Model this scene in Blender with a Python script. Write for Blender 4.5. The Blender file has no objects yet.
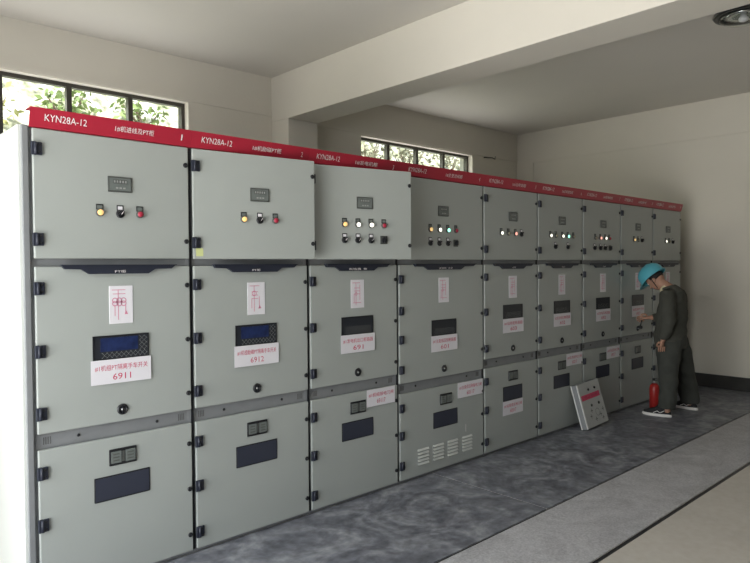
import bpy, bmesh, math, random
from mathutils import Vector, Matrix, noise
random.seed(7)
SC = bpy.context.scene
COL = SC.collection
R = math.radians
V = Vector

# ------------------------------------------------------------------ materials
def nodes_of(name):
    m = bpy.data.materials.new(name); m.use_nodes = True
    nt = m.node_tree
    return m, nt, nt.nodes['Principled BSDF']

def pmat(name, col, rough=.5, metal=0., vary=0., scale=6., bump=0., bscale=60., emit=None, estr=0., spec=.5, col2=None):
    m, nt, b = nodes_of(name)
    b.inputs['Roughness'].default_value = rough
    b.inputs['Metallic'].default_value = metal
    b.inputs['Specular IOR Level'].default_value = spec
    tc = nt.nodes.new('ShaderNodeTexCoord')
    no = nt.nodes.new('ShaderNodeTexNoise'); no.inputs['Scale'].default_value = scale; no.inputs['Detail'].default_value = 6
    nt.links.new(tc.outputs['Object'], no.inputs['Vector'])
    mx = nt.nodes.new('ShaderNodeMixRGB')
    c2 = col2 if col2 else [c * (1 - vary) for c in col]
    mx.inputs[1].default_value = (*col, 1); mx.inputs[2].default_value = (*c2, 1)
    rp = nt.nodes.new('ShaderNodeValToRGB'); rp.color_ramp.elements[0].position = .35; rp.color_ramp.elements[1].position = .7
    nt.links.new(no.outputs['Fac'], rp.inputs['Fac']); nt.links.new(rp.outputs['Color'], mx.inputs[0])
    nt.links.new(mx.outputs[0], b.inputs['Base Color'])
    if bump:
        n2 = nt.nodes.new('ShaderNodeTexNoise'); n2.inputs['Scale'].default_value = bscale
        nt.links.new(tc.outputs['Object'], n2.inputs['Vector'])
        bp = nt.nodes.new('ShaderNodeBump'); bp.inputs['Strength'].default_value = bump; bp.inputs['Distance'].default_value = .01
        nt.links.new(n2.outputs['Fac'], bp.inputs['Height']); nt.links.new(bp.outputs['Normal'], b.inputs['Normal'])
    if emit:
        b.inputs['Emission Color'].default_value = (*emit, 1); b.inputs['Emission Strength'].default_value = estr
    return m

M = {}
M['plaster'] = pmat('wall_plaster', (.72, .68, .60), .85, vary=.05, scale=1.2, bump=.08, bscale=25)
M['plaster_b'] = pmat('wall_plaster_low_bounce', (.10, .10, .10), .9, vary=.06, scale=1.5)  # unseen left and front walls, darkened to cut light bounced onto the cabinets
M['ceil'] = pmat('ceiling_plaster', (.70, .67, .62), .9, vary=.05, scale=.8)
M['paint'] = pmat('cabinet_paint', (.40, .425, .405), .38, vary=.03, scale=2.5, bump=.03, bscale=300)
M['sidepaint'] = pmat('side_panel_paint', (.62, .64, .61), .4, vary=.04, scale=2)
M['galv'] = pmat('galvanised_steel', (.27, .28, .29), .5, metal=.2, vary=.10, scale=12)
M['inner'] = pmat('cabinet_interior', (.12, .12, .12), .8, vary=.2)
M['black'] = pmat('black_plastic', (.012, .013, .016), .35, vary=.2)
M['navy'] = pmat('dark_blue_plastic', (.022, .026, .042), .45, vary=.15)
M['red'] = pmat('header_red', (.42, .022, .045), .35, vary=.08, scale=3)
M['white'] = pmat('white_paper', (.80, .78, .82), .5, vary=.03)
M['whiteink'] = pmat('white_ink', (.85, .80, .80), .5)
M['redink'] = pmat('red_ink', (.62, .06, .14), .5)
M['pinkink'] = pmat('pink_ink', (.70, .25, .38), .5)
M['grid'] = pmat('wire_mesh', (.30, .31, .30), .5)
M['screen'] = pmat('lcd_grey', (.17, .19, .18), .25, vary=.15, scale=40)
M['bezel'] = pmat('meter_bezel', (.07, .075, .07), .4)
M['blueinner'] = pmat('blue_interior', (.02, .035, .12), .3, vary=.5, scale=25)  # plain blue colour of the compartment behind the pane
M['darkglass'] = pmat('dark_pane', (.025, .028, .035), .3, spec=.4)
M['tint'] = pmat('tinted_pane', (.035, .040, .062), .35, vary=.1)
M['steel'] = pmat('satin_steel', (.45, .45, .45), .3, metal=.8)
M['sticker'] = pmat('yellow_sticker', (.62, .66, .30), .6)
M['winframe'] = pmat('window_frame_bronze', (.07, .065, .055), .45, metal=.3, vary=.2)
M['rubber'] = None
M['lamp_y'] = pmat('lens_amber', (.70, .42, .12), .3, emit=(1, .66, .28), estr=.75)
M['lamp_w'] = pmat('lens_white', (.85, .85, .75), .3, emit=(1, .95, .8), estr=1.6)
M['lamp_g'] = pmat('lens_green', (.3, .8, .6), .3, emit=(.35, 1, .72), estr=1.6)
M['lamp_p'] = pmat('lens_red_lit', (.8, .3, .25), .3, emit=(1, .45, .35), estr=1.0)
M['lamp_r'] = pmat('lens_red', (.38, .02, .05), .3)
M['lamp_d'] = pmat('lens_dim', (.30, .28, .20), .3)
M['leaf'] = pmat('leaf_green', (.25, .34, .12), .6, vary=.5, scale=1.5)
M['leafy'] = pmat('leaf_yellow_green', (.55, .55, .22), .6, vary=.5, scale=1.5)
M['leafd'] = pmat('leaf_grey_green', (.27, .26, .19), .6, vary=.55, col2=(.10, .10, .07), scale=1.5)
M['bark'] = pmat('bark', (.20, .15, .11), .9, vary=.4)
M['board'] = pmat('leaning_board_paint', (.46, .47, .46), .45, vary=.08)
M['boardedge'] = pmat('board_folded_edge', (.80, .80, .78), .35)
M['dark_trim'] = pmat('dark_skirting', (.03, .028, .025), .6, vary=.3)
M['cloth'] = pmat('work_cloth', (.060, .061, .050), .9, vary=.2, scale=12, bump=.3, bscale=40)
M['cloth2'] = pmat('work_trousers', (.050, .053, .046), .9, vary=.2, scale=12, bump=.3, bscale=40)
M['skin'] = pmat('skin', (.40, .22, .15), .6)
M['hair'] = pmat('hair', (.012, .010, .010), .7)
M['helmet'] = pmat('helmet_blue', (.10, .42, .52), .3)
M['sole'] = pmat('white_rubber', (.75, .73, .70), .6)
M['shoe'] = pmat('black_canvas', (.02, .02, .022), .8)
M['extred'] = pmat('extinguisher_red', (.34, .02, .018), .35)
M['glasslamp'] = pmat('lamp_reflector', (.6, .6, .62), .15, metal=.9)
M['cream'] = pmat('cream_shirt', (.62, .55, .36), .8)

def glass_mat():
    m, nt, b = nodes_of('window_glass')
    nt.nodes.remove(b)
    out = nt.nodes['Material Output']
    t = nt.nodes.new('ShaderNodeBsdfTransparent'); t.inputs[0].default_value = (.93, .96, .94, 1)
    g = nt.nodes.new('ShaderNodeBsdfGlossy'); g.inputs['Roughness'].default_value = .03
    fr = nt.nodes.new('ShaderNodeFresnel'); fr.inputs[0].default_value = 1.45
    mx = nt.nodes.new('ShaderNodeMixShader')
    ge = nt.nodes.new('ShaderNodeNewGeometry'); mt = nt.nodes.new('ShaderNodeMath'); mt.operation = 'MULTIPLY'
    iv = nt.nodes.new('ShaderNodeMath'); iv.operation = 'SUBTRACT'; iv.inputs[0].default_value = 1
    nt.links.new(ge.outputs['Backfacing'], iv.inputs[1]); nt.links.new(fr.outputs[0], mt.inputs[0]); nt.links.new(iv.outputs[0], mt.inputs[1])
    nt.links.new(mt.outputs[0], mx.inputs[0]); nt.links.new(t.outputs[0], mx.inputs[1]); nt.links.new(g.outputs[0], mx.inputs[2])
    nt.links.new(mx.outputs[0], out.inputs[0])
    return m
M['glass'] = glass_mat()

def floor_mat(name, base, dark, light, rough, sc1=1.6, sc2=14., amt=.6, bump=.05):
    m, nt, b = nodes_of(name)
    b.inputs['Roughness'].default_value = rough
    b.inputs['Specular IOR Level'].default_value = .4
    tc = nt.nodes.new('ShaderNodeTexCoord')
    n1 = nt.nodes.new('ShaderNodeTexNoise'); n1.inputs['Scale'].default_value = sc1; n1.inputs['Detail'].default_value = 9
    n1.inputs['Roughness'].default_value = .62; n1.inputs['Distortion'].default_value = 1.9
    n2 = nt.nodes.new('ShaderNodeTexNoise'); n2.inputs['Scale'].default_value = sc2; n2.inputs['Detail'].default_value = 8
    for n in (n1, n2): nt.links.new(tc.outputs['Object'], n.inputs['Vector'])
    r1 = nt.nodes.new('ShaderNodeValToRGB')
    r1.color_ramp.elements[0].position = .34; r1.color_ramp.elements[0].color = (*dark, 1)
    r1.color_ramp.elements[1].position = .68; r1.color_ramp.elements[1].color = (*light, 1)
    e = r1.color_ramp.elements.new(.5); e.color = (*base, 1)
    nt.links.new(n1.outputs['Fac'], r1.inputs[0])
    mx = nt.nodes.new('ShaderNodeMixRGB'); mx.blend_type = 'OVERLAY'; mx.inputs[0].default_value = amt
    r2 = nt.nodes.new('ShaderNodeValToRGB'); r2.color_ramp.elements[0].position = .3; r2.color_ramp.elements[1].position = .72
    nt.links.new(n2.outputs['Fac'], r2.inputs[0])
    nt.links.new(r1.outputs[0], mx.inputs[1]); nt.links.new(r2.outputs[0], mx.inputs[2])
    nt.links.new(mx.outputs[0], b.inputs['Base Color'])
    bp = nt.nodes.new('ShaderNodeBump'); bp.inputs['Strength'].default_value = bump * 4; bp.inputs['Distance'].default_value = .01
    nt.links.new(n2.outputs['Fac'], bp.inputs['Height']); nt.links.new(bp.outputs['Normal'], b.inputs['Normal'])
    return m
M['mat'] = floor_mat('dusty_rubber_mat', (.19, .197, .225), (.11, .115, .135), (.34, .35, .375), .42, sc1=2.3, sc2=16., amt=.3)
M['cover'] = floor_mat('trench_cover_steel', (.50, .495, .51), (.42, .415, .43), (.57, .565, .58), .55, sc1=2.5, sc2=90., amt=.22)
M['tile'] = floor_mat('beige_floor', (.62, .58, .52), (.58, .545, .49), (.66, .62, .56), .45, sc1=.7, sc2=20., amt=.08, bump=.0)
M['hill'] = floor_mat('overgrown_bank', (.50, .50, .38), (.17, .20, .10), (.9, .9, .85), .9, sc1=.9, sc2=7., amt=.7, bump=.3)
M['yard'] = floor_mat('concrete_yard', (.55, .54, .5), (.5, .49, .45), (.6, .59, .55), .9)

# ------------------------------------------------------------------ mesh builder
class MB:
    def __init__(s): s.v = []; s.f = []; s.m = []; s.mats = []; s.smooth = []
    def mi(s, mat):
        if mat not in s.mats: s.mats.append(mat)
        return s.mats.index(mat)
    def add(s, vs, fs, mat, smooth=False):
        o = len(s.v); s.v += [tuple(v) for v in vs]; k = s.mi(mat)
        for f in fs: s.f.append([i + o for i in f]); s.m.append(k); s.smooth.append(smooth)
        return s
    def box(s, x0, x1, y0, y1, z0, z1, mat):
        vs = [(x, y, z) for x in (x0, x1) for y in (y0, y1) for z in (z0, z1)]
        fs = [(0, 1, 3, 2), (4, 6, 7, 5), (0, 4, 5, 1), (2, 3, 7, 6), (0, 2, 6, 4), (1, 5, 7, 3)]
        return s.add(vs, fs, mat)
    def bbox(s, x0, x1, y0, y1, z0, z1, mat, r=.005, seg=2):
        bm = bmesh.new()
        bmesh.ops.create_cube(bm, size=1, matrix=Matrix.Translation(((x0+x1)/2, (y0+y1)/2, (z0+z1)/2)) @ Matrix.Diagonal((x1-x0, y1-y0, z1-z0, 1)))
        bmesh.ops.bevel(bm, geom=bm.edges[:], offset=r, segments=seg, affect='EDGES', profile=.5)
        return s.bm(bm, mat)
    def bm(s, bm, mat, smooth=False):
        bm.verts.ensure_lookup_table()
        vs = [v.co.copy() for v in bm.verts]; fs = [[v.index for v in f.verts] for f in bm.faces]
        bm.verts.index_update(); bm.free()
        return s.add(vs, fs, mat, smooth)
    def lathe(s, prof, c, axis, mat, n=20, smooth=True):
        # prof: list of (radius, distance along axis)
        a = V(axis).normalized(); t = a.orthogonal().normalized(); b = a.cross(t); c = V(c)
        vs = []; fs = []
        for r, h in prof:
            for k in range(n):
                q = 2 * math.pi * k / n
                vs.append(c + a * h + (t * math.cos(q) + b * math.sin(q)) * max(r, 1e-5))
        for i in range(len(prof) - 1):
            for k in range(n):
                k2 = (k + 1) % n
                fs.append((i*n+k, i*n+k2, (i+1)*n+k2, (i+1)*n+k))
        fs.append(tuple(range(n))[::-1]); fs.append(tuple(range((len(prof)-1)*n, len(prof)*n)))
        return s.add(vs, fs, mat, smooth)
    def tube(s, pts, r, mat, n=8):
        pts = [V(p) for p in pts]; vs = []; fs = []
        for i, p in enumerate(pts):
            d = (pts[min(i+1, len(pts)-1)] - pts[max(i-1, 0)]).normalized()
            up = V((0, 0, 1)) if abs(d.z) < .9 else V((1, 0, 0))
            t = d.cross(up).normalized(); b = d.cross(t)
            rr = r[i] if isinstance(r, (list, tuple)) else r
            for k in range(n):
                q = 2*math.pi*k/n; vs.append(p + (t*math.cos(q) + b*math.sin(q))*rr)
        for i in range(len(pts)-1):
            for k in range(n):
                k2 = (k+1) % n; fs.append((i*n+k, i*n+k2, (i+1)*n+k2, (i+1)*n+k))
        fs.append(tuple(range(n))[::-1]); fs.append(tuple(range((len(pts)-1)*n, len(pts)*n)))
        return s.add(vs, fs, mat, True)
    def prism(s, poly, y0, y1, mat):       # polygon in xz, extruded along y
        n = len(poly)
        vs = [(x, y0, z) for x, z in poly] + [(x, y1, z) for x, z in poly]
        fs = [tuple(range(n)), tuple(range(2*n-1, n-1, -1))] + [(i, i+n, (i+1) % n + n, (i+1) % n) for i in range(n)]
        return s.add(vs, fs, mat)
    def ring(s, cx, cz, r, t, y, mat, n=16, d=.0006):   # flat ring facing -y
        vs = []; fs = []
        for k in range(n):
            q = 2*math.pi*k/n
            for rr in (r - t/2, r + t/2): vs.append((cx + rr*math.cos(q), y - d, cz + rr*math.sin(q)))
        for k in range(n):
            a = 2*k; b = 2*((k+1) % n); fs.append((a, a+1, b+1, b))
        return s.add(vs, fs, mat)
    def text(s, string, cx, cz, w, h, y, mat, lean=0):   # centred, facing -y, fitted to w x h
        vs, fs = text_mesh(string)
        x0 = min(v[0] for v in vs); x1 = max(v[0] for v in vs); y0 = min(v[1] for v in vs); y1 = max(v[1] for v in vs)
        sx = w / (x1-x0); sz = h / (y1-y0)
        out = [(cx + (v[0]-(x0+x1)/2)*sx, y + lean*((v[1]-(y0+y1)/2)*sz), cz + (v[1]-(y0+y1)/2)*sz) for v in vs]
        return s.add(out, fs, mat)
    def build(s, name, parent=None, loc=(0, 0, 0)):
        me = bpy.data.meshes.new(name)
        me.from_pydata(s.v, [], s.f)
        for m in s.mats: me.materials.append(m)
        me.polygons.foreach_set('material_index', s.m)
        me.polygons.foreach_set('use_smooth', s.smooth)
        bm = bmesh.new(); bm.from_mesh(me); bmesh.ops.recalc_face_normals(bm, faces=bm.faces); bm.to_mesh(me); bm.free()
        me.update()
        return place(name, me, parent, loc)

def place(name, me, parent=None, loc=(0, 0, 0)):
    o = bpy.data.objects.new(name, me); COL.objects.link(o)
    o.parent = parent; o.location = loc
    return o

_tc = {}
def text_mesh(string):
    if string in _tc: return _tc[string]
    cu = bpy.data.curves.new('glyphs', 'FONT'); cu.body = string; cu.resolution_u = 2
    o = bpy.data.objects.new('glyphs', cu); COL.objects.link(o)
    bpy.context.view_layer.update()
    me = bpy.data.meshes.new_from_object(o.evaluated_get(bpy.context.evaluated_depsgraph_get()))
    r = ([tuple(v.co) for v in me.vertices], [tuple(p.vertices) for p in me.polygons])
    bpy.data.objects.remove(o); bpy.data.curves.remove(cu); bpy.data.meshes.remove(me)
    _tc[string] = r
    return r

def tag(o, label=None, cat=None, group=None, kind=None):
    if label: o['label'] = label
    if cat: o['category'] = cat
    if group: o['group'] = group
    if kind: o['kind'] = kind
    return o
def empty(name, loc, rz=0):
    o = bpy.data.objects.new(name, None); COL.objects.link(o); o.location = loc; o.rotation_euler = (0, 0, rz)
    o.empty_display_size = .1
    return o
def struct(name, mb): return tag(mb.build(name), kind='structure')

# ------------------------------------------------------------------ the room
XL, XR, YF, YB, ZC = -2.2, 7.93, -5.6, 2.79, 3.71
WT = .24
struct('floor', MB().box(XL-WT, XR+WT, YF-WT, YB+WT, -.15, 0, M['tile']))
struct('ceiling', MB().box(XL-WT, XR+WT, YF-WT, YB+WT, ZC, ZC+.15, M['ceil']))
struct('wall_right', MB().box(XR, XR+WT, YF, YB, 0, ZC, M['plaster']))
# back wall with two strip windows
W1 = (-.03, 2.20, 2.15, 3.27); W2 = (4.54, 6.77, 2.15, 3.25)
bw = MB(); y0, y1 = YB, YB+WT
for xa, xb in ((XL, W1[0]), (W1[1], W2[0]), (W2[1], XR)): bw.box(xa, xb, y0, y1, 0, ZC, M['plaster'])
for w in (W1, W2):
    bw.box(w[0], w[1], y0, y1, 0, w[2], M['plaster']); bw.box(w[0], w[1], y0, y1, w[3], ZC, M['plaster'])
struct('wall_back', bw)
# left wall with a wide open doorway, solid front wall, both out of view
D = (-3.1, .25, 3.05)
lw = MB()
lw.box(XL-WT, XL, YF, D[0], 0, ZC, M['plaster_b']); lw.box(XL-WT, XL, D[1], YB, 0, ZC, M['plaster_b']); lw.box(XL-WT, XL, D[0], D[1], D[2], ZC, M['plaster_b'])
struct('wall_left', lw)
struct('wall_front', MB().box(XL, XR, YF-WT, YF, 0, ZC, M['plaster_b']))
# beam and columns
BX0, BX1, BZ, CY = 3.20, 3.60, 3.21, 2.47
struct('trim_1', MB().bbox(BX0, BX1, YF, YB, BZ, ZC, M['plaster'], .006))
struct('trim_2', MB().bbox(BX0, BX1, CY, YB, 0, BZ, M['plaster'], .006))
struct('trim_3', MB().box(XR-.015, XR, YF, YB, 3.225, 3.315, M['plaster']).box(XR-.02, XR, 2.48, YB, 0, 3.225, M['plaster']))
struct('trim_4', MB().box(BX1, XR-.015, YB-.012, YB, 3.27, 3.32, M['plaster']).box(XL, BX0, YB-.012, YB, 3.28, 3.33, M['plaster']))
struct('baseboard_right', MB().box(XR-.03, XR, YF, YB, 0, .175, M['dark_trim']))

def window(name, w, n):
    x0, x1, z0, z1 = w; t = .035; ya, yb = YB+.08, YB+.14
    fr = MB()
    fr.box(x0, x1, ya, yb, z1-t, z1, M['winframe']).box(x0, x1, ya, yb, z0, z0+t, M['winframe'])
    fr.box(x0, x0+t, ya, yb, z0+t, z1-t, M['winframe']).box(x1-t, x1, ya, yb, z0+t, z1-t, M['winframe'])
    for k in range(1, n):
        xc = x0 + (x1-x0)*k/n; fr.box(xc-.022, xc+.022, ya, yb, z0+t, z1-t, M['winframe'])
    o = struct(name, fr)
    MB().box(x0+t, x1-t, ya+.028, ya+.033, z0+t, z1-t, M['glass']).build('pane', o)
    MB().box(x0, x1, YB+.002, ya-.002, z0-.0, z0+.012, M['plaster']).build('sill', o)
window('window_1', W1, 4); window('window_2', W2, 4)
fr = MB()
fr.box(XL-.2, XL-.05, D[0], D[0]+.06, 0, D[2], M['winframe']).box(XL-.2, XL-.05, D[1]-.06, D[1], 0, D[2], M['winframe']).box(XL-.2, XL-.05, D[0], D[1], D[2]-.06, D[2], M['winframe'])
struct('door_1', fr)

# floor finishes
def slab(name, x0, x1, y0, y1, z1, mat, label, cat, r=.002, group=None):
    return tag(MB().bbox(x0, x1, y0, y1, 0.0005, z1, mat, r, 1).build(name), label, cat, group)
slab('rubber_mat', -1.2, 2.775, -.985, .02, .007, M['mat'], 'dusty grey rubber floor mat along the left half of the cabinet row', 'floor mat', group='rubber mats before the cabinets')
slab('rubber_mat', 2.79, XR-.035, -.985, .02, .007, M['mat'], 'dusty grey rubber floor mat running on to the right wall past the worker', 'floor mat', group='rubber mats before the cabinets')
slab('trench_cover', -1.2, XR-.035, -1.56, -1.0, .006, M['cover'], 'long speckled light grey trench cover strip beside the rubber mats', 'trench cover')
tag(MB().box(-1.2, XR-.035, -1.585, -1.562, 0, .0012, M['black']).build('floor_gap'), kind='structure')
bpy.data.objects['floor_gap'].name = 'trim_5'
tag(MB().box(-1.2, XR-.035, -.999, -.986, 0, .0012, M['black']).build('trim_6'), kind='structure')

# ------------------------------------------------------------------ cabinet hardware (shared meshes, drawn round their own origin, facing -y)
def mesh_of(mb, name):
    o = mb.build(name); me = o.data; bpy.data.objects.remove(o); return me
HW = {}
h = MB(); h.bbox(-.008, .014, -.014, -.0005, -.031, .031, M['navy'], .003); h.bbox(.012, .040, -.012, -.0005, -.030, .030, M['navy'], .004)
h.lathe([(.0075, -.028), (.0075, .028)], (.010, -.015, 0), (0, 0, 1), M['navy'], 10)
for sx in (.027,):
    for sz in (-.016, .016): h.lathe([(.005, 0), (.005, .002)], (sx, -.012, sz), (0, -1, 0), M['black'], 8)
HW['hinge'] = mesh_of(h, 'hinge')
HW['latch'] = mesh_of(MB().lathe([(.013, 0), (.013, .006), (.010, .009), (.004, .009), (.004, .006)], (0, -.0003, 0), (0, -1, 0), M['black'], 14), 'latch')
HW['lock'] = mesh_of(MB().lathe([(.028, 0), (.028, .006), (.021, .010), (.019, .010), (.019, .006), (.009, .006)], (0, -.0003, 0), (0, -1, 0), M['black'], 20)
                     .lathe([(.009, .0), (.008, .011), (.004, .013)], (0, -.0003, 0), (0, -1, 0), M['steel'], 12)
                     .box(-.004, .004, -.014, -.006, -.018, .018, M['black']), 'lock')
def lampmesh(mat, nm):
    b = MB().bbox(-.018, .018, -.004, -.0003, .008, .036, M['black'], .002)
    b.box(-.013, .013, -.0046, -.004, .013, .030, M['screen'])
    b.lathe([(.019, 0), (.019, .010), (.016, .014), (.0145, .014)], (0, -.0003, -.006), (0, -1, 0), M['bezel'], 16)
    b.lathe([(.0145, .010), (.0145, .018), (.010, .022), (.003, .024)], (0, -.0003, -.006), (0, -1, 0), mat, 16)
    return mesh_of(b, nm)
for k in 'ywgprd': HW['lamp_'+k] = lampmesh(M['lamp_'+k], 'indicator_lamp')
b = MB().bbox(-.017, .017, -.004, -.0003, .008, .036, M['black'], .002).box(-.012, .012, -.0046, -.004, .013, .030, M['white'])
b.lathe([(.021, 0), (.021, .007), (.018, .010)], (0, -.0003, -.008), (0, -1, 0), M['black'], 16)
q = MB(); q.box(-.006, .006, -.026, -.010, -.022, .018, M['black']); q.box(-.0015, .0015, -.0268, -.026, -.004, .016, M['whiteink'])
for i, vv in enumerate(q.v):
    p = Matrix.Rotation(R(40), 3, 'Y') @ V(vv); q.v[i] = (p.x, p.y, p.z - .008)
for f, mi in zip(q.f, q.m): b.add([q.v[i] for i in f], [tuple(range(len(f)))], q.mats[mi])
HW['switch'] = mesh_of(b, 'rotary_switch')
b = MB().bbox(-.028, .028, -.005, -.0003, -.032, .024, M['bezel'], .003)
b.lathe([(.020, .004), (.020, .010), (.017, .012)], (0, -.0003, -.004), (0, -1, 0), M['black'], 16).bbox(-.005, .005, -.028, -.010, -.022, .014, M['black'], .002)
HW['bigswitch'] = mesh_of(b, 'rotary_switch')
b = MB().bbox(-.061, .061, -.007, -.0003, -.039, .039, M['bezel'], .003)
b.box(-.053, .053, -.0076, -.007, -.031, .031, M['screen'])
b.box(-.036, .036, -.0082, -.0076, .004, .024, M['bezel'])
for i in range(5): b.box(-.032+i*.014, -.024+i*.014, -.0087, -.0082, .008, .020, M['grid'])
for i in range(3): b.box(-.022+i*.018, -.010+i*.018, -.0085, -.0076, -.022, -.014, M['grid'])
HW['meter'] = mesh_of(b, 'panel_meter')
b = MB().bbox(-.070, .070, -.008, -.0003, -.042, .042, M['black'], .004)
for cx, mt in ((-.036, M['screen']), (.036, M['screen'])): b.bbox(cx-.026, cx+.026, -.011, -.0078, -.030, .030, mt, .003)
b.box(-.006, .006, -.012, -.008, -.026, .026, M['bezel'])
for cx in (-.036, .036):
    for cz in (-.016, 0, .016): b.box(cx-.016, cx+.016, -.0118, -.011, cz-.003, cz+.003, M['bezel'])
HW['position_display'] = mesh_of(b, 'position_display')
HW['inspection_window'] = mesh_of(MB().bbox(-.142, .142, -.004, -.0003, -.062, .062, M['black'], .003, 1).box(-.136, .136, -.0046, -.004, -.056, .056, M['tint']), 'inspection_window')
def viewing(blue):
    b = MB(); w, hh = .142, .060
    b.box(-w, w, -.003, -.0003, -hh, hh, M['darkglass'])
    for a in ((-w, w, hh-.006, hh), (-w, w, -hh, -hh+.004), (-w, -w+.006, -hh, hh), (w-.006, w, -hh, hh)): b.box(a[0], a[1], -.006, -.003, a[2], a[3], M['black'])
    if blue: b.box(-.105, .085, -.0036, -.003, -.020, .048, M['blueinner'])
    # diamond wire mesh seen through the pane
    def wires(x0, x1, z0, z1, st=.024):
        for sg in (1, -1):
            k = -40
            while k < 60:
                c = x0 + k*st
                if sg == 1: xa, za, xb, zb = c, z0, c+(z1-z0), z1
                else: xa, za, xb, zb = c+(z1-z0), z0, c, z1
                # clip in x
                if xa > xb: xa, za, xb, zb = xb, zb, xa, za
                if xb > x0 and xa < x1:
                    s = (zb-za)/(xb-xa)
                    if xa < x0: za += s*(x0-xa); xa = x0
                    if xb > x1: zb -= s*(xb-x1); xb = x1
                    if xb-xa > .003:
                        t = .0008
                        b.add([(xa, -.0042, za-t), (xb, -.0042, zb-t), (xb, -.0042, zb+t), (xa, -.0042, za+t)], [(0, 1, 2, 3)], M['grid'])
                k += 1
    if blue: wires(-.10, .134, -.054, -.024); wires(.092, .134, -.024, .05)
    else: wires(-.11, .12, -.054, -.004)
    return mesh_of(b, 'viewing_window')
HW['view_b'] = viewing(True); HW['view_d'] = viewing(False)
def diagram(ink, var):
    b = MB().bbox(-.060, .060, -.0025, -.0003, -.096, .096, M['white'], .001, 1); y = -.0028
    def ln(x0, z0, x1, z1, t=.0016): b.box(min(x0, x1)-t, max(x0, x1)+t, y-.0005, y, min(z0, z1)-t, max(z0, z1)+t, ink)
    ln(-.045, .075, .02, .075)
    ln(-.015, .075, -.015, -.075); ln(-.032, .0, -.032, -.055)
    if var == 0:
        for i, cx in enumerate((-.032, -.010, .012)):
            b.ring(cx, .022, .012, .004, y, ink); b.ring(cx, .006, .012, .004, y, ink)
        ln(.022, 0, .022, -.04); b.prism([(.016, -.05), (.034, -.05), (.024, -.03)], y-.0005, y, ink); ln(-.04, .055, .02, .055)
    elif var == 1:
        for cz in (.02, .0, .04): ln(-.03, cz, .01, cz)
        b.ring(-.015, .03, .014, .004, y, ink); ln(.02, .01, .02, -.06); b.prism([(.012, -.06), (.034, -.06), (.022, -.04)], y-.0005, y, ink)
    else:
        ln(-.03, .02, .02, .02); ln(-.03, .04, .02, .04); ln(-.03, -.0, .02, -.0); b.ring(-.015, .0, .010, .003, y, ink); ln(.02, .06, .02, -.04); ln(-.04, -.06, .03, -.06)
    return mesh_of(b, 'wiring_diagram')
HW['dia'] = [diagram(M['pinkink'], 0), diagram(M['pinkink'], 1), diagram(M['pinkink'], 2)]
def louvres():
    b = MB()
    for i in range(5):
        z = -.052 + i*.026
        b.box(-.058, .058, -.0006, -.0002, z-.008, z+.002, M['black'])
        b.add([(-.060, 0, z+.009), (.060, 0, z+.009), (.060, -.011, z-.004), (-.060, -.011, z-.004), (-.060, -.001, z-.004), (.060, -.001, z-.004)],
              [(0, 1, 2, 3), (0, 3, 4), (1, 5, 2), (3, 2, 5, 4)], M['sidepaint'])
    return mesh_of(b, 'louver_vent')
HW['louver'] = louvres()

# ------------------------------------------------------------------ cabinets
T = .021   # door thickness; outer face lies at y = 0
def door(parent, name, x0, w, z0, z1, ang=0, rel=None):
    # origin on the hinge line, outer face at local y = 0
    b = MB().bbox(0, w, 0, T, z0, z1, M['paint'], .005, 2)
    o = b.build(name, parent, (x0, 0, 0)); o.rotation_euler = (0, 0, -ang)
    return o
def hw(parent, key, name, x, z, label=None, y=0):
    o = place(name, HW[key] if isinstance(key, str) else key, parent, (x, y, z))
    if label: o['label'] = label
    return o

def plate(parent, cx, cz, w, h, line1, line2, tilt=0):
    b = MB().box(-w/2, w/2, -.0022, -.0006, -h/2, h/2, M['white'])
    b.text(line1, 0, h*.17, w*.88, h*.24, -.0028, M['redink'])
    b.text(line2, 0, -h*.22, w*.30, h*.26, -.0028, M['redink'])
    o = b.build('name_plate', parent, (cx, -.006, cz)); o.rotation_euler = (0, tilt, 0)
    o['label'] = 'white plate with red lettering and number ' + line2
    return o

XB = [0, .8, 1.6, 2.4, 3.4, 4.2, 5.0, 5.8, 6.6]
ordinal = ['at the far left end of the row, plate 6911', 'second from the left, plate 6912',
           'third from the left, upper door ajar', 'wider than the rest, vents in lower door',
           'fifth from the left, just right of the vented one', 'sixth from left, behind the leaning board',
           'seventh from left, right of the leaning board', 'faced by the worker, second from right end',
           'at the far right end, behind the worker']
head = ['1#机进线及PT柜', '1#机励磁PT柜', '1#发电机柜', '1#主变进线柜', '1#站用变柜', '2#主变进线柜', '2#发电机柜', '2#机励磁PT柜', '2#机进线PT柜']
bar = ['PT柜', 'PT柜', '断路器  柜', '进线柜  主变', '站变柜', '进线柜', '断路器', 'PT柜', 'PT柜']
mids = [('#1机组PT隔离手车开关', '6911'), ('#1机组励磁PT隔离手车开关', '6912'), ('#1发电机出口断路器', '691'), ('#1主变低压侧断路器', '601'), ('#1站用变断路器', '603'),
        ('#2主变低压侧断路器', '602'), ('#2发电机断路器', '692'), ('#2机组PT手车', '6922'), ('#2机组PT手车', '6921')]
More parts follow.
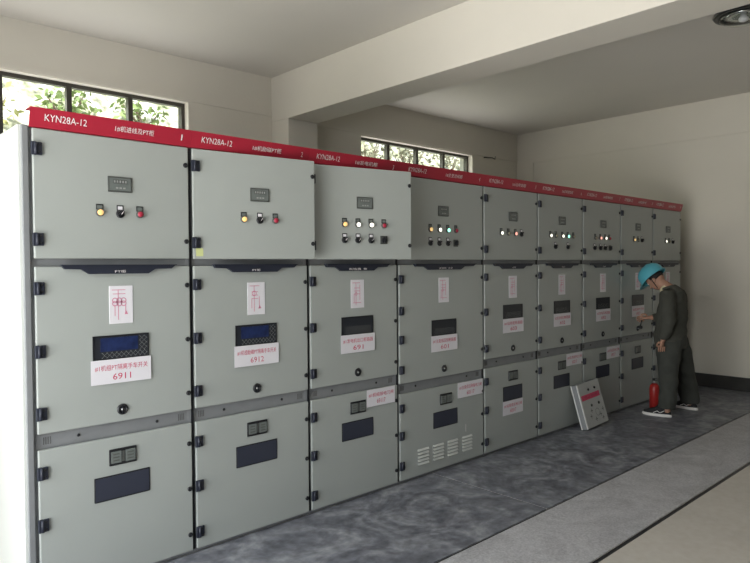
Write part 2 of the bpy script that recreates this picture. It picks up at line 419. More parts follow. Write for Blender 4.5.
ctrl = {
 0: ([(.311, 'y'), (.412, 's'), (.513, 'r')], []),
 1: ([(.311, 'y'), (.412, 's'), (.513, 'r')], []),
 2: ([(.26, 'y'), (.36, 'w'), (.46, 'w'), (.56, 'r')], [(.26, 's'), (.36, 's'), (.46, 's'), (.56, 'S')]),
 3: ([(.345, 'y'), (.447, 'w'), (.547, 'g'), (.643, 'r')], [(.345, 's'), (.447, 's'), (.547, 's'), (.643, 'S')]),
 4: ([(.24, 'w'), (.342, 'd'), (.445, 'p'), (.536, 's')], []),
 5: ([(.204, 'w'), (.30, 'd'), (.413, 'w'), (.513, 'g'), (.614, 'd')], [(.29, 's'), (.512, 's')]),
 6: ([(.245, 'd'), (.348, 'p'), (.454, 'w'), (.54, 'r')], [(.23, 's'), (.35, 's'), (.45, 's'), (.56, 'S')]),
 7: ([(.311, 'y'), (.412, 'd'), (.50, 's')], []),
 8: ([(.34, 'w'), (.44, 'd'), (.54, 's')], []),
}
lampname = dict(y='lit amber indicator lamp', w='lit white indicator lamp', g='lit green indicator lamp', p='lit red indicator lamp', r='dark red push button', d='unlit indicator lamp')

for i, x0 in enumerate(XB):
    w = 1.0 if i == 3 else .8
    k = w/.8
    cab = empty('switchgear_cabinet', (x0, 0, 0))
    tag(cab, 'grey-green switchgear cabinet ' + ordinal[i], 'electrical cabinet', 'switchgear cabinets in the row')
    dz = -.075 if i == 3 else 0
    zb, z1, z2, z3, z4, z5, zt = .03, .739+dz, .814+dz, 1.604, 1.643, 2.250, 2.262
    # carcass: side, back, top, floor, two shelves and the front frame
    c = MB(); g = M['galv']; e = .0008
    c.box(e, .012, .03, 1.5, 0.008, zt, g).box(w-.012, w-e, .03, 1.5, .008, zt, g).box(.012, w-.012, 1.488, 1.5, .008, zt, g)
    c.box(.012, w-.012, .03, 1.488, zt-.012, zt, g).box(.012, w-.012, .03, 1.488, .008, .03, g)
    for z in ((z1+z2)/2, (z3+z4)/2): c.box(.012, w-.012, .05, 1.488, z-.006, z+.006, g)
    c.box(.012, w-.012, .3, .312, .03, z3, M['inner'])
    # front frame posts and rails
    c.box(e, .022, .022, .05, .008, zt, g).box(w-.022, w-e, .022, .05, .008, zt, g)
    c.box(.022, w-.022, .024, .05, z1-.02, z2+.02, g).box(.022, w-.022, .024, .05, z3-.02, z4+.02, g)
    c.box(.022, w-.022, .024, .05, z5-.02, zt, g).box(.022, w-.022, .024, .05, .008, .05, g)
    for sx in (.06, w-.06):       # slots and screws in the rail
        for j in range(4): c.box(sx-.020+j*.010, sx-.016+j*.010, .0225, .024, z1+.02, z2-.02, M['inner'])
    for sx in (.2, w-.2): c.lathe([(.008, 0), (.008, .003), (.004, .005)], (sx, .024, (z1+z2)/2), (0, -1, 0), M['black'], 8)
    c.build('carcass', cab)
    if i == 0:
        MB().bbox(-.047, -.004, .020, 1.5, .008, 2.262, M['sidepaint'], .004).bbox(-.032, -.004, .004, .022, .008, 2.262, M['galv'], .003).build('side_panel', cab)['label'] = 'pale grey end panel'
    # black gasket strip between neighbouring doors
    if i: MB().box(-.006, .006, .012, .0215, .03, z5, M['black']).build('door_gasket', cab)
    # ---- doors
    dx, dw = .012, w-.024
    ang = {1: R(7), 2: R(12.5)}.get(i, 0)
    up = door(cab, 'upper_door', dx, dw, z4, z5, ang)
    mid = door(cab, 'middle_door', dx, dw, z2, z3)
    low = door(cab, 'lower_door', dx, dw, zb, z1)
    hx = .0
    HZ = {'u': (2.155, 1.732), 'm': (1.502, 1.205, .911), 'l': (.63, .383, .125)}
    if i == 3: HZ = {'u': (2.155, 1.732), 'm': (1.50, 1.27, 1.06, .84), 'l': (.56, .36, .14)}
    if i == 4: HZ['m'] = (1.50, 1.21, .905); HZ['l'] = (.63, .39, .125)
    for dr, kz in ((up, 'u'), (mid, 'm'), (low, 'l')):
        for z in HZ[kz]: hw(dr, 'hinge', 'hinge', hx, z)
    LZ = {'u': (2.152, 1.738), 'm': (1.50, 1.204, .908), 'l': (.628, .377, .122)}
    if i == 3: LZ['l'] = (.56, .37, .12)
    lx = w - .024 - .018
    for dr, kz in ((up, 'u'), (mid, 'm'), (low, 'l')):
        for z in LZ[kz]: hw(dr, 'latch', 'latch', lx, z)
    # upper door: meter and controls
    ox = -dx
    hw(up, 'meter', 'panel_meter', .413*(1 if i != 3 else 1.20)+ox, 2.018)
    for row, z in zip(ctrl[i], (1.878, 1.778)):
        for cx, kd in row:
            if kd == 's': hw(up, 'switch', 'rotary_switch', cx+ox, z)
            elif kd == 'S': hw(up, 'bigswitch', 'rotary_switch', cx+ox, z, 'rotary switch on a square plate')
            else: hw(up, 'lamp_'+kd, 'push_button' if kd == 'r' else 'indicator_lamp', cx+ox, z, lampname[kd])
    if i == 1: MB().box(-.02, .02, -.0012, -.0003, -.022, .022, M['sticker']).build('sticker', up, (.035, 0, 1.68))['label'] = 'small yellow-green sticker'
    # middle door: handle bar, diagram, viewing window, plate, lock
    hb = MB().prism([(k*a-dx, z) for a, z in ((.122, 1.613), (.138, 1.592), (.215, 1.590), (.252, 1.567), (.548, 1.567), (.585, 1.590), (.675, 1.592), (.702, 1.613))], -.020, -.0004, M['navy'])
    hb.prism([(k*a-dx, z) for a, z in ((.122, 1.613), (.702, 1.613), (.702, 1.6095), (.122, 1.6095))], -.026, -.020, M['navy'])
    t = bar[i]
    hb.text(t, k*.402-dx, 1.579, .055 if i not in (2, 3) else .16, .014, -.0212, M['whiteink'])
    hb.build('door_handle', mid)
    hw(mid, HW['dia'][0 if i == 0 else 1 if i == 1 else 2], 'wiring_diagram', (.410 if i != 3 else .498)+ox, 1.410)
    blue = i < 2
    vx = .408 if i != 3 else .498
    vz = 1.197+dz
    hw(mid, 'view_b' if blue else 'view_d', 'viewing_window', vx+ox, vz)
    a, bt = mids[i]
    plate(mid, vx+ox-(.0 if i else .002), 1.075+dz, .305, .122, a, bt)
    hw(mid, 'lock', 'lock', vx+ox, .876+dz)
    # lower door
    hw(low, 'position_display', 'position_display', (.406 if i != 3 else .515)+ox, .638+dz)
    wx = .404 if i != 3 else .512
    wz = .487+dz
    hw(low, 'inspection_window', 'inspection_window', wx+ox, wz)
    if i == 2: plate(low, .618+ox, .682, .27, .118, '#1机组接地刀闸', '69117')
    if i == 3:
        plate(low, .813+ox, .604, .32, .122, '#1主变低压侧接地刀闸', '60117')
        for cx in (.255, .427, .597, .775): hw(low, 'louver', 'louver_vent', cx*1.0+ox, .165)
        MB().box(-.002, .002, -.001, -.0003, -.03, .03, M['whiteink']).build('paint_scratch', low, (.76+ox, 0, .29))['label'] = 'short white scratch'
    if i == 4: plate(low, .40+ox, .363, .297, .120, '#1站用变接地刀闸', '60317')
    if i == 5: plate(low, .63+ox, .676, .30, .118, '#2主变接地刀闸', '60217')
    if i == 6: plate(low, .622+ox, .668, .29, .125, '#2机组接地刀闸', '69217')
    # header strip: a folded sheet that leans out at its top
    hs = MB(); y0s, y1s = -.001, -.026
    za, zz = 2.253, 2.342
    prof = [(y0s+.012, za), (y0s, za+.004), (y1s, zz), (.06, zz), (.06, zz-.003), (y1s+.006, zz-.003), (y0s+.012, za+.006)]
    n = len(prof); xa, xb = (0.0, w) if i == 0 else (.0004, w-.0004)
    vs = [(xa, y, z) for y, z in prof] + [(xb, y, z) for y, z in prof]
    hs.add(vs, [tuple(range(n)), tuple(range(2*n-1, n-1, -1))] + [(j, (j+1) % n, (j+1) % n+n, j+n) for j in range(n)], M['red'])
    hso = hs.build('header_strip', cab); hso['label'] = 'red header strip with white lettering'
    lean = (y1s-y0s)/(zz-za-.004)
    ym = (y0s+y1s)/2-.002
    zc = (za+zz)/2
    MB().text('KYN28A-12', .158*k, zc+.004, .19, .031, ym, M['whiteink'], lean).build('model_lettering', hso)
    MB().text(head[i], .490*k, zc+.000, .20, .028, ym, M['whiteink'], lean).build('name_lettering', hso)
    MB().text(str(i+1), .745*k, zc, .013 if i else .007, .030, ym, M['whiteink'], lean).build('number_lettering', hso)

# ------------------------------------------------------------------ board leaning on the row
bd = empty('leaning_board', (4.755, -.132, .009)); 
tag(bd, 'light grey metal panel with a red stripe leaning against the cabinets on the floor', 'panel')
bw_, bh, bt = .41, .425, .062
fc = MB().bbox(0, bw_, -bt, -bt+.006, 0, bh, M['board'], .002, 1).build('front_sheet', bd)
b = MB()
b.bbox(0, .006, -bt+.006, -.0, 0, bh, M['galv'], .001, 1).bbox(bw_-.006, bw_, -bt+.006, 0, 0, bh, M['galv'], .001, 1)
b.bbox(.006, bw_-.006, -bt+.006, 0, 0, .006, M['galv'], .001, 1).bbox(.006, bw_-.006, -bt+.006, 0, bh-.006, bh, M['galv'], .001, 1)
b.box(.006, bw_-.006, -.012, -.006, .006, bh-.006, M['galv']).build('rim', bd)
MB().bbox(-.006, .012, -bt-.004, -bt+.004, 0, bh, M['boardedge'], .0015, 1).bbox(-.006, .008, -.006, .004, 0, bh, M['boardedge'], .0015, 1).build('folded_edge', bd)['label'] = 'bright folded metal edge'
b = MB()
b.box(.03, .37, -.0012, -.0004, .262, .312, M['redink']); b.text('禁止合闸', .20, .287, .24, .026, -.0018, M['lamp_r']).build('red_stripe', bd, (0, -bt, 0))
def on_board(x, z, r, mat, nm):
    MB().lathe([(r, 0), (r, .008), (r*.6, .012)], (0, 0, 0), (0, -1, 0), mat, 12).build(nm, bd, (x, -bt-.0005, z))
for x in (.18, .30): on_board(x, .352, .012, M['black'], 'knob')
for x in (.17, .31): on_board(x, .20, .014, M['bezel'], 'knob')
for x, z in ((.12, .10), (.20, .06), (.30, .09), (.36, .13), (.15, .15), (.33, .05)):
    MB().box(-.02, .02, -.001, -.0004, -.003, .003, M['bezel']).box(-.003, .003, -.0011, -.0004, -.02, .02, M['bezel']).build('printed_mark', bd, (x, -bt, z))
MB().ring(0, 0, .035, .004, -.0004, M['bezel']).build('printed_circle', bd, (.25, -bt, .12))
bd.rotation_euler = (R(-15), R(-3), 0)

# ------------------------------------------------------------------ fire extinguisher
fe = empty('fire_extinguisher', (6.18, -.205, .0075))
tag(fe, 'small red fire extinguisher on the floor behind the worker\'s leg', 'fire extinguisher')
MB().lathe([(.050, 0), (.056, .006), (.056, .26), (.050, .30), (.030, .325), (.018, .33)], (0, 0, 0), (0, 0, 1), M['extred'], 20).build('cylinder_body', fe)
MB().lathe([(.018, .33), (.018, .355), (.012, .36)], (0, 0, 0), (0, 0, 1), M['steel'], 12).box(-.008, .008, -.06, .02, .362, .368, M['black']).box(-.008, .008, -.065, .01, .385, .391, M['black']).box(-.007, .007, -.004, .02, .358, .391, M['black']).build('valve_handle', fe)
MB().tube([(0, .015, .345), (.05, .02, .34), (.068, .0, .28), (.066, 0, .12)], .007, M['black']).build('hose', fe)
fe.scale = (.95, .95, .85)

# ------------------------------------------------------------------ ceiling lamp and cable stub
lp = empty('ceiling_lamp', (5.07, -1.42, 3.71)); tag(lp, 'round glass ceiling lamp with black rim, behind the beam', 'ceiling lamp')
MB().lathe([(.10, -.001), (.10, -.010), (.22, -.018), (.23, -.035), (.22, -.050), (.19, -.050), (.18, -.03), (.05, -.02)], (0, 0, 0), (0, 0, 1), M['black'], 32).build('rim', lp)
gl = MB().lathe([(.188, -.05), (.175, -.075), (.14, -.095), (.08, -.108), (.01, -.11)], (0, 0, 0), (0, 0, 1), M['glass'], 32).build('glass_cover', lp)
MB().lathe([(.05, -.022), (.15, -.05), (.10, -.055), (.04, -.03)], (.0, 0, 0), (0, 0, 1), M['glasslamp'], 24).build('reflector', lp)
MB().lathe([(.02, -.03), (.024, -.05), (.038, -.068), (.034, -.088), (.01, -.098)], (0, 0, 0), (0, 0, 1), M['white'], 16).build('bulb', lp)
tag(MB().tube([(7.05, YB-.002, 3.25), (7.06, YB-.03, 3.252), (7.1, YB-.035, 3.25), (7.22, YB-.03, 3.262), (7.3, YB-.025, 3.25), (7.30, YB-.03, 3.29)], .008, M['black'])
    .build('cable_stub'), 'short black cable end sticking out of the back wall near the corner', 'cable')

# ------------------------------------------------------------------ outside: yard, bank, greenery
tag(MB().box(-30, 40, -30, 30, -.45, -.16, M['yard']).build('ground'), kind='structure')
hb = MB(); nx, ny = 70, 26; vs = []
prof = lambda t: (5.5 + t*3.4 if t < 1 else 8.9 + (t-1)*8, -.2 + 6.0*t if t < 1 else 5.8 + (t-1)*3.2)
for j in range(ny+1):
    t = 2.0*j/ny; yy, zz = prof(t)
    for i in range(nx+1):
        x = -8 + 36*i/nx
        n = noise.noise(V((x*.6, yy*.6, 3)))*.5 + noise.noise(V((x*2.1, yy*2, 1)))*.18
        vs.append((x, yy - n*.8, zz + n*.35))
fs = [(j*(nx+1)+i, j*(nx+1)+i+1, (j+1)*(nx+1)+i+1, (j+1)*(nx+1)+i) for j in range(ny) for i in range(nx)]
o = hb.add(vs, fs, M['hill'], True).build('hillside'); tag(o, kind='structure')

def shrub(cx, cy, cz, r, n, mat, label, group, name='shrub', leaf=.10):
    root = empty(name, (cx, cy, cz)); tag(root, label, 'shrub' if name == 'shrub' else 'tree', group)
    b = MB(); rnd = random.Random(int(cx*100+cy*10))
    st = MB()
    hgt = r*1.2
    for kk in range(6):
        a = rnd.uniform(0, 6.28); d = V((math.cos(a)*r*.7, math.sin(a)*r*.5, hgt+rnd.uniform(-.3, .5)*r))
        st.tube([(0, 0, -.3), d*.35+V((0, 0, .1)), d*.7, d], [.035, .025, .016, .006], M['bark'], 6)
    st.build('stems', root)
    for kk in range(n):
        u = V((rnd.gauss(0, 1), rnd.gauss(0, 1), rnd.gauss(0, 1))).normalized()*r*rnd.random()**.4
        u.z = u.z*.9 + hgt*.75
        d = V((rnd.gauss(0, 1), rnd.gauss(0, 1), rnd.gauss(0, .7))).normalized(); s_ = d.orthogonal().normalized()
        s_ = (Matrix.Rotation(rnd.uniform(0, 6.28), 3, d) @ s_)*leaf*.28
        l = leaf*rnd.uniform(.7, 1.4)
        b.add([u, u+d*l*.5+s_, u+d*l, u+d*l*.5-s_], [(0, 1, 2, 3)], mat)
    b.build('foliage', root)
    return root
G1 = 'shrubs on the bank behind the left window'; G2 = 'trees on the bank behind the right window'
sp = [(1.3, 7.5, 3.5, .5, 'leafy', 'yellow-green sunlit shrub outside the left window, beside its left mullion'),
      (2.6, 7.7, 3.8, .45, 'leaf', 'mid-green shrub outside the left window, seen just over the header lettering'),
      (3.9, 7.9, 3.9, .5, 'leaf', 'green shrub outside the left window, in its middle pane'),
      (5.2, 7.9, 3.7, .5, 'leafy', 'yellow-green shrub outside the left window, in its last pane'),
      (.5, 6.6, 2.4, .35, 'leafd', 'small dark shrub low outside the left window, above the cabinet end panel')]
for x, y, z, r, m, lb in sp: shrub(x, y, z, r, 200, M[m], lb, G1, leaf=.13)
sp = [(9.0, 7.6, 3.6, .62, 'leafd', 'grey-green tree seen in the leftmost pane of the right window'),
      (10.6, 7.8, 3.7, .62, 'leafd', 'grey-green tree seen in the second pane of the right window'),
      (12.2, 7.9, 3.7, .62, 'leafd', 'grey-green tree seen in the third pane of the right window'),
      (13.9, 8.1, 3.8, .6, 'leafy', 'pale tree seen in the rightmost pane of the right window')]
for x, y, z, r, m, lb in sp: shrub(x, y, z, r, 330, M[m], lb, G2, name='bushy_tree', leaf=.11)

# ------------------------------------------------------------------ the worker
def skin(verts, edges, radii, root=0, sub=2, smooth=True):
    me = bpy.data.meshes.new('sk'); me.from_pydata([tuple(v) for v in verts], edges, []); me.update()
    o = bpy.data.objects.new('sk', me); COL.objects.link(o)
    md = o.modifiers.new('s', 'SKIN'); md.use_smooth_shade = True
    if not me.skin_vertices: 
        bpy.context.view_layer.objects.active = o
    for i, sv in enumerate(me.skin_vertices[0].data):
        r = radii[i]; sv.radius = r if isinstance(r, tuple) else (r, r); sv.use_root = (i == root)
    if sub: m2 = o.modifiers.new('u', 'SUBSURF'); m2.levels = sub; m2.render_levels = sub
    bpy.context.view_layer.update()
    res = bpy.data.meshes.new_from_object(o.evaluated_get(bpy.context.evaluated_depsgraph_get()))
    out = ([tuple(v.co) for v in res.vertices], [tuple(p.vertices) for p in res.polygons])
    bpy.data.objects.remove(o); bpy.data.meshes.remove(me); bpy.data.meshes.remove(res)
    return out
def chain(*segs):
    """segs: lists of (point, radius); a segment starting with an int continues from that vertex"""
    vs, es, rs = [], [], []
    for sg in segs:
        prev = None
        for it in sg:
            if isinstance(it, int): prev = it; continue
            p, r = it; vs.append(p); rs.append(r); n = len(vs)-1
            if prev is not None: es.append((prev, n))
            prev = n
    return vs, es, rs

def loft(secs, n=20):
    """secs: list of (centre, (rx, ry), axis or None): a closed tube through elliptical sections"""
    vs = []; fs = []
    m = len(secs)
    for i, (c, r) in enumerate(secs):
        c = V(c); d = (V(secs[min(i+1, m-1)][0]) - V(secs[max(i-1, 0)][0])).normalized()
        t = (V((1, 0, 0)) - d*d.x).normalized(); b = d.cross(t)
        rx, ry = r if isinstance(r, tuple) else (r, r)
        for k in range(n):
            q = 2*math.pi*k/n; vs.append(c + t*math.cos(q)*rx + b*math.sin(q)*ry)
    for i in range(m-1):
        for k in range(n): fs.append((i*n+k, i*n+(k+1) % n, (i+1)*n+(k+1) % n, (i+1)*n+k))
    fs.append(tuple(range(n))[::-1]); fs.append(tuple(range((m-1)*n, m*n)))
    return vs, fs
def merged(parts, voxel, smooth=4):
    """several closed tubes fused into one continuous skin"""
    b = MB()
    for p in parts: b.add(p[0], p[1], M['cloth'])
    o = b.build('sk')
    md = o.modifiers.new('r', 'REMESH'); md.mode = 'VOXEL'; md.voxel_size = voxel
    m2 = o.modifiers.new('s', 'SMOOTH'); m2.iterations = smooth; m2.factor = .5
    bpy.context.view_layer.update()
    res = bpy.data.meshes.new_from_object(o.evaluated_get(bpy.context.evaluated_depsgraph_get()))
    out = ([tuple(v.co) for v in res.vertices], [tuple(p.vertices) for p in res.polygons])
    me = o.data; bpy.data.objects.remove(o); bpy.data.meshes.remove(me); bpy.data.meshes.remove(res)
    return out
PX, PY = 6.12, -.43           # pelvis
pel = (PX, PY, .86)
body = MB()
hc = V((PX-.02, PY+.185, 1.43)); fw_ = V((0, .62, -.78)).normalized(); upd = V((0, .78, .62)).normalized(); rt = V((1, 0, 0))
def at_head(f, u): return tuple(hc + fw_*f + upd*u)
v_, f_ = merged([
    loft([((PX, PY, .78), (.12, .09)), (pel, (.15, .10)), ((PX, PY-.01, 1.02), (.13, .095)), ((PX, PY-.01, 1.18), (.15, .105)), ((PX, PY+.01, 1.29), (.13, .085)), ((PX-.01, PY+.05, 1.34), (.06, .06)), ((PX-.02, PY+.11, 1.385), (.052, .055)), ((PX-.02, PY+.16, 1.42), (.05, .055))]),
    loft([(at_head(-.01, -.10), (.035, .035)), (at_head(.005, -.085), (.05, .065)), (at_head(.0, -.04), (.068, .085)), (at_head(-.005, .01), (.076, .094)), (at_head(-.01, .06), (.070, .086)), (at_head(-.012, .095), (.045, .055))]),
    loft([((6.02, PY+.0, 1.29), .05), ((5.955, PY+.0, 1.275), .055), ((5.885, PY-.03, 1.14), .047), ((5.865, PY-.05, 1.01), .040), ((5.87, PY-.02, .90), .034), ((5.887, PY+.015, .79), .025)]),
    loft([((6.22, PY+.02, 1.29), .05), ((6.285, PY+.02, 1.275), .055), ((6.33, PY+.03, 1.16), .047), ((6.33, PY+.07, 1.035), .040), ((6.28, PY+.20, 1.01), .033), ((6.222, PY+.30, 1.005), .025)]),
    loft([((6.05, PY, .86), .09), ((6.02, PY+.0, .78), .08), ((5.925, PY-.025, .44), .055), ((5.89, PY-.035, .12), .036), ((5.885, PY-.03, .05), .036)]),
    loft([((6.19, PY, .86), .09), ((6.22, PY-.01, .78), .085), ((6.34, PY-.02, .45), .055), ((6.41, PY-.06, .12), .036), ((6.41, PY-.06, .05), .036)]),
], .009, 3)
body.add(v_, f_, M['skin'], True)
def hand(wrist, pdir, across, curl_dir, curl, side):
    """wrist point, palm direction, across = towards the index finger, curl_dir = towards the palm side"""
    w = V(wrist); d = V(pdir).normalized(); a = V(across).normalized(); c = V(curl_dir).normalized()
    P = w + d*.045
    v_, f_ = skin(*chain([(tuple(w-d*.02), .024), (tuple(w+d*.015), (.028, .020)), (tuple(w+d*.05), (.040, .017)), (tuple(w+d*.082), (.038, .014))]), sub=1); body.add(v_, f_, M['skin'], True)
    for i, (off, ln) in enumerate(((.030, .072), (.010, .080), (-.010, .075), (-.029, .058))):
        base = w + d*.072 + a*off; p = base; pts = [(tuple(p - d*.015), .009)]; ang = R(10)
        for sgm in (.45, .32, .23):
            dd = d*math.cos(ang) + c*math.sin(ang); p = p + dd*ln*sgm; pts.append((tuple(p), .0085 - .001*len(pts)*.5)); ang += curl
        v_, f_ = skin(*chain(pts), sub=1); body.add(v_, f_, M['skin'], True)
    p = w + d*.02 + a*.020; q = p + (a*.8 + d*.6).normalized()*.035; r = q + (d*.8 + a*.2 + c*.4).normalized()*.028; s = r + (d*.8 + c*.5).normalized()*.022
    v_, f_ = skin(*chain([(tuple(p), .012), (tuple(q), .011), (tuple(r), .009), (tuple(s), .008)]), sub=1); body.add(v_, f_, M['skin'], True)
hand((5.887, PY+.015, .80), (.02, .15, -1), (0, 1, .12), (1, 0, 0), R(28), 1)
hand((6.222, PY+.30, 1.005), (-.25, 1, -.15), (-.4, 0, 1), (-1, -.2, -.3), R(40), 1)
# face: head points down and forward
nose = hc + fw_*.088 - upd*.005
body.lathe([(.014, -.02), (.013, .0), (.009, .018), (.003, .022)], nose - upd*.012, fw_, M['skin'], 10)
for s_ in (-1, 1):
    body.lathe([(.006, -.006), (.026, -.002), (.028, .003), (.018, .008)], hc + rt*s_*.078 - upd*.012 - fw_*.005, (s_, 0, 0), M['skin'], 12)
body.tube([nose - upd*.052 - fw_*.012 + rt*x for x in (-.022, 0, .022)], .0055, M['lamp_r'], 6)
person = body.build('person')
tag(person, 'person in blue helmet and dark work clothes reaching to a cabinet door', 'person')
def sub(mb, name, label=None):
    o = mb.build(name, person)
    if label: o['label'] = label
    return o
eb = MB()
for s_ in (-1, 1):
    eb.lathe([(.002, -.006), (.010, -.002), (.011, .004), (.006, .009)], hc + rt*s_*.030 + fw_*.074 + upd*.018, fw_, M['white'], 10)
    eb.lathe([(.005, .008), (.003, .0105)], hc + rt*s_*.030 + fw_*.074 + upd*.018, fw_, M['black'], 8)
    eb.tube([hc + rt*s_*x + fw_*.082 + upd*.036 for x in (.015, .03, .046)], .004, M['hair'], 6)
sub(eb, 'eyes')
# hair at the back of the head
hm = MB(); bmh = bmesh.new(); bmesh.ops.create_uvsphere(bmh, u_segments=20, v_segments=14, radius=1)
for v in bmh.verts: v.co = V((v.co.x*.086, v.co.y*.092, v.co.z*.092))
rot = Matrix((rt, fw_, upd)).transposed()
cutv = [v for v in bmh.verts if v.co.y > .030 and v.co.z < .05 or v.co.z < -.045]
bmesh.ops.delete(bmh, geom=cutv, context='VERTS')
for v in bmh.verts: v.co = hc - fw_*.012 + upd*.014 + rot @ v.co
hm.bm(bmh, M['hair'], True); ho = sub(hm, 'hair')
sd = ho.modifiers.new('thick', 'SOLIDIFY'); sd.thickness = .008
# helmet
hh = MB(); axis = V((0, .66, .75)).normalized(); hb_ = hc + axis*.032 + fw_*.0
hf = rt.cross(axis) * -1
if hf.dot(fw_) < 0: hf = -hf
vs = []; fs = []; n = 28
prof_h = [(1.0, 0), (.995, .03), (.96, .065), (.86, .098), (.66, .124), (.38, .139), (.12, .144)]
for r_, h_ in prof_h:
    for k_ in range(n):
        q_ = 2*math.pi*k_/n
        vs.append(hb_ + rt*math.cos(q_)*.124*r_ + hf*math.sin(q_)*.146*r_ + axis*h_*1.05)
for i_ in range(len(prof_h)-1):
    for k_ in range(n): fs.append((i_*n+k_, i_*n+(k_+1) % n, (i_+1)*n+(k_+1) % n, (i_+1)*n+k_))
fs.append(tuple(range((len(prof_h)-1)*n, len(prof_h)*n)))
hh.add(vs, fs, M['helmet'], True)
vs = []; fs = []
for k_ in range(n):                       # rim and peak
    q_ = 2*math.pi*k_/n; fr_ = max(0, math.sin(q_))**1.5
    ri = hb_ + rt*math.cos(q_)*.122 + hf*math.sin(q_)*.144
    ro = hb_ + rt*math.cos(q_)*(.134) + hf*math.sin(q_)*(.156+.036*fr_) - axis*.012*fr_
    vs += [ri + axis*.004, ro + axis*.003, ro - axis*.003, ri - axis*.004]
for k_ in range(n):
    a_ = 4*k_; b_ = 4*((k_+1) % n)
    for j_ in range(4): fs.append((a_+j_, a_+(j_+1) % 4, b_+(j_+1) % 4, b_+j_))
hh.add(vs, fs, M['helmet'], True)
hh.tube([hb_ + hf*y_ + axis*z_ for y_, z_ in ((-.132, .066), (-.095, .118), (-.033, .151), (.033, .153), (.095, .120), (.134, .066))], .010, M['helmet'], 8)
ho = sub(hh, 'helmet', 'light blue hard hat')
sm = MB()
for s_ in (-1, 1): sm.tube([hb_ + rt*s_*.104 - hf*.01, hc + rt*s_*.086 - upd*.03 + fw_*.01, hc + rt*s_*.05 - upd*.085 + fw_*.04, hc - upd*.103 + fw_*.05], .0045, M['black'], 6)
sub(sm, 'chin_strap')
# jacket
jk = MB()
v_, f_ = merged([
    loft([((PX, PY+.03, .70), (.19, .16)), ((PX, PY+.03, .80), (.19, .155)), ((PX, PY+.025, .95), (.185, .15)), ((PX, PY+.01, 1.10), (.19, .145)), ((PX, PY-.005, 1.21), (.175, .125)), ((PX, PY-.005, 1.285), (.145, .105)), ((PX-.008, PY+.035, 1.335), (.075, .07))], 28),
    loft([((6.04, PY, 1.27), .07), ((5.96, PY-.005, 1.262), .085), ((5.885, PY-.035, 1.15), .077), ((5.86, PY-.055, 1.01), .068), ((5.868, PY-.025, .90), .060), ((5.884, PY+.005, .82), .050)]),
    loft([((6.2, PY, 1.27), .07), ((6.28, PY+.01, 1.262), .085), ((6.335, PY+.02, 1.15), .077), ((6.335, PY+.06, 1.03), .068), ((6.285, PY+.18, 1.01), .056), ((6.235, PY+.27, 1.005), .047)])], .011, 3)
jk.add(v_, f_, M['cloth'], True)
def crumple(mb, amt, fz=14):
    for i, v in enumerate(mb.v):
        p = V(v); n = noise.noise_vector(V((p.x*9, p.y*9, p.z*fz)))
        mb.v[i] = tuple(p + n*amt)
crumple(jk, .011)
jk.tube([(PX-.012+.068*math.cos(q_), PY+.045+.062*math.sin(q_), 1.345+.022*math.sin(-q_)) for q_ in [2*math.pi*k_/14 for k_ in range(15)]], .014, M['cloth'], 8)
jk.bbox(PX-.245, PX-.20, PY-.06, PY+.02, 1.10, 1.18, M['cloth'], .006)
sub(jk, 'jacket', 'dark olive grey work jacket')
sc = MB(); sc.lathe([(.064, 0), (.064, .035), (.058, .045)], (PX-.014, PY+.062, 1.325), (0, .62, .5), M['cream'], 16); sub(sc, 'shirt_collar', 'cream shirt collar')
tr = MB()
v_, f_ = merged([
    loft([((PX, PY, .88), (.15, .12)), ((PX, PY, .78), (.17, .135)), ((PX, PY, .70), (.165, .13))]),
    loft([((6.05, PY, .80), (.10, .12)), ((6.01, PY+.0, .68), (.11, .13)), ((5.96, PY-.015, .54), (.095, .108)), ((5.92, PY-.03, .40), (.085, .098)), ((5.90, PY-.04, .24), (.08, .09)), ((5.888, PY-.03, .095), (.075, .09))]),
    loft([((6.19, PY, .80), (.10, .12)), ((6.22, PY-.01, .68), (.115, .13)), ((6.28, PY-.02, .54), (.108, .12)), ((6.34, PY-.03, .40), (.10, .11)), ((6.385, PY-.05, .24), (.092, .105)), ((6.41, PY-.06, .085), (.085, .10))])], .011, 3)
tr.add(v_, f_, M['cloth2'], True); crumple(tr, .012, 11)
sub(tr, 'trousers', 'dark grey work trousers')
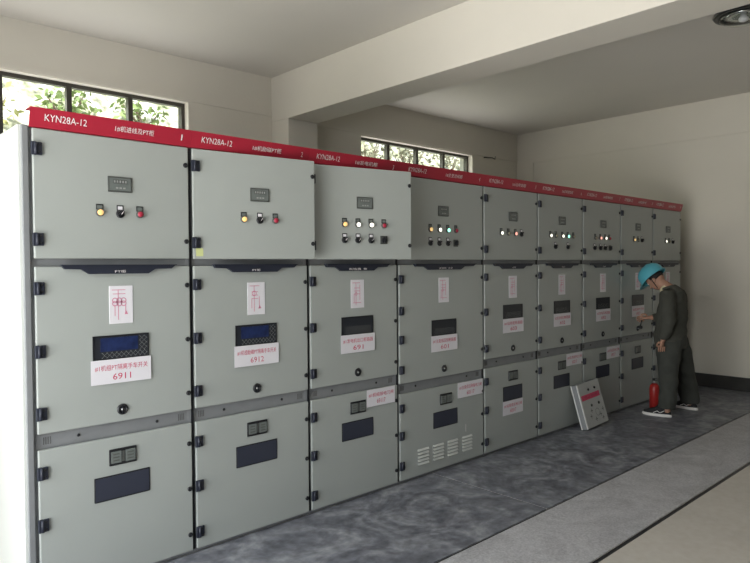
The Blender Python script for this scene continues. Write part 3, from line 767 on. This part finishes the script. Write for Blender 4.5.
def shoe(cx, cy, rz):
    b = MB(); st = MB(); n = 22
    def outline(k_, s=1.0, h=0):
        q_ = 2*math.pi*k_/n; y = math.sin(q_); x = math.cos(q_)
        wd = .044 + .008*y
        return V((x*wd*s, y*.145*s + .045, h))
    L = []
    lay = [(.0, 1.0), (.006, 1.04), (.026, 1.04), (.028, .98)]
    for h_, s_ in lay: L += [outline(k_, s_, h_) for k_ in range(n)]
    F = [(i_*n+k_, i_*n+(k_+1) % n, (i_+1)*n+(k_+1) % n, (i_+1)*n+k_) for i_ in range(len(lay)-1) for k_ in range(n)] + [tuple(range(n))[::-1], tuple(range((len(lay)-1)*n, len(lay)*n))]
    rm = Matrix.Rotation(rz, 3, 'Z'); o_ = V((cx, cy, .0075))
    b.add([o_ + rm @ v for v in L], F, M['sole'])
    U = []
    lay = [(.028, .97, 0), (.050, .92, -.004), (.066, .72, -.020), (.082, .52, -.045), (.10, .42, -.06), (.115, .40, -.065)]
    for h_, s_, sh in lay:
        for k_ in range(n):
            v = outline(k_, s_, h_); v.x *= 1.0 + (1-s_)*.9; v.y += sh*.9 + .045*(1-s_)*-.2; U.append(v)
    F = [(i_*n+k_, i_*n+(k_+1) % n, (i_+1)*n+(k_+1) % n, (i_+1)*n+k_) for i_ in range(len(lay)-1) for k_ in range(n)] + [tuple(range((len(lay)-1)*n, len(lay)*n))]
    b.add([o_ + rm @ v for v in U], F, M['shoe'], True)
    for j_ in range(4):                    # laces and side stripe
        y_ = .045 + j_*.020; z_ = .088 - j_*.008
        b.tube([o_ + rm @ V((x_, y_, z_ - abs(x_)*.35)) for x_ in (-.030, 0, .030)], .0035, M['sole'], 6)
    for sx in (-1, 1): b.tube([o_ + rm @ V(p_) for p_ in ((sx*.046, .07, .034), (sx*.043, .03, .056), (sx*.043, .0, .040), (sx*.038, -.04, .066))], .0035, M['sole'], 6)
    sub(b, 'shoe', 'black sneaker with white sole and laces')
shoe(5.875, PY+.02, R(6)); shoe(6.42, PY-.045, R(-8))
# tool in the right hand: a black crank key pushed to the door
tl = MB().tube([(6.19, PY+.372, .975), (6.185, PY+.38, .94), (6.18, PY+.385, .90)], .008, M['black']).lathe([(.018, 0), (.018, .035), (.010, .045)], (6.18, PY+.366, .895), (0, 1, 0), M['black'], 12)
tag(tl.build('operating_key'), 'small black key held in the worker\'s hand at the cabinet door', 'tool')

# ------------------------------------------------------------------ camera
Cl = V((-.85161818, -3.26160561, 1.59258761)); yaw, pit, rol, foc = .8229, -.0230, -.0072, 639.04
F_ = V((math.cos(yaw)*math.cos(pit), math.sin(yaw)*math.cos(pit), math.sin(pit)))
R0 = F_.cross(V((0, 0, 1))).normalized(); U0 = R0.cross(F_)
Rr = R0*math.cos(rol) + U0*math.sin(rol); Ur = -R0*math.sin(rol) + U0*math.cos(rol)
cd = bpy.data.cameras.new('camera'); cam = bpy.data.objects.new('camera', cd); COL.objects.link(cam)
cam.matrix_world = Matrix(((Rr.x, Ur.x, -F_.x, Cl.x), (Rr.y, Ur.y, -F_.y, Cl.y), (Rr.z, Ur.z, -F_.z, Cl.z), (0, 0, 0, 1)))
cd.sensor_width = 36; cd.lens = foc/750*36; cd.clip_start = .05; cd.clip_end = 200
SC.camera = cam

# ------------------------------------------------------------------ light
wd = bpy.data.worlds.new('sky'); SC.world = wd; wd.use_nodes = True
nt = wd.node_tree; bg = nt.nodes['Background']
sk = nt.nodes.new('ShaderNodeTexSky'); sk.sky_type = 'NISHITA'; sk.sun_disc = False; sk.sun_elevation = R(50); sk.sun_rotation = R(200); sk.air_density = 1.5; sk.dust_density = 3
nt.links.new(sk.outputs[0], bg.inputs[0]); bg.inputs[1].default_value = .35
def light(kind, name, loc, target, energy, col=(1, 1, 1), size=None, sizey=None, angle=None):
    ld = bpy.data.lights.new(name, kind); ld.energy = energy; ld.color = col
    if kind == 'AREA': ld.shape = 'RECTANGLE'; ld.size = size; ld.size_y = sizey
    if angle: ld.angle = angle
    o = bpy.data.objects.new(name, ld); COL.objects.link(o); o.location = loc
    d = V(target)-V(loc); o.rotation_euler = d.to_track_quat('-Z', 'Y').to_euler()
    return o
light('SUN', 'sun', (-1.5, -12, 14), (0, 0, 0), 6.0, (1, .96, .88), angle=R(1))
# daylight through the open doorway on the left and the back windows
light('AREA', 'doorway_daylight', (XL-.02, (D[0]+D[1])/2, 1.5), (XL+5, (D[0]+D[1])/2-.6, 1.9), 142, (.94, .98, 1), 3.2, 2.9)
light('AREA', 'sunlit_yard_bounce', (XL-1.9, (D[0]+D[1])/2, -.1), (XL-.6, (D[0]+D[1])/2-.2, 3), 570, (1, .955, .89), 4.5, 3.0)
light('AREA', 'left_window_daylight', ((W1[0]+W1[1])/2, YB+.03, 2.85), ((W1[0]+W1[1])/2, YB-2, 3.9), 9, (1, .97, .93), 2.1, .7)
light('AREA', 'right_window_daylight', ((W2[0]+W2[1])/2, YB+.03, 2.85), ((W2[0]+W2[1])/2, YB-2, 3.9), 9, (1, .96, .90), 2.1, .7)
SC.view_settings.view_transform = 'Standard'; SC.view_settings.look = 'None'; SC.view_settings.gamma = 1; SC.view_settings.use_curve_mapping = False
SC.view_settings.exposure = 0.0
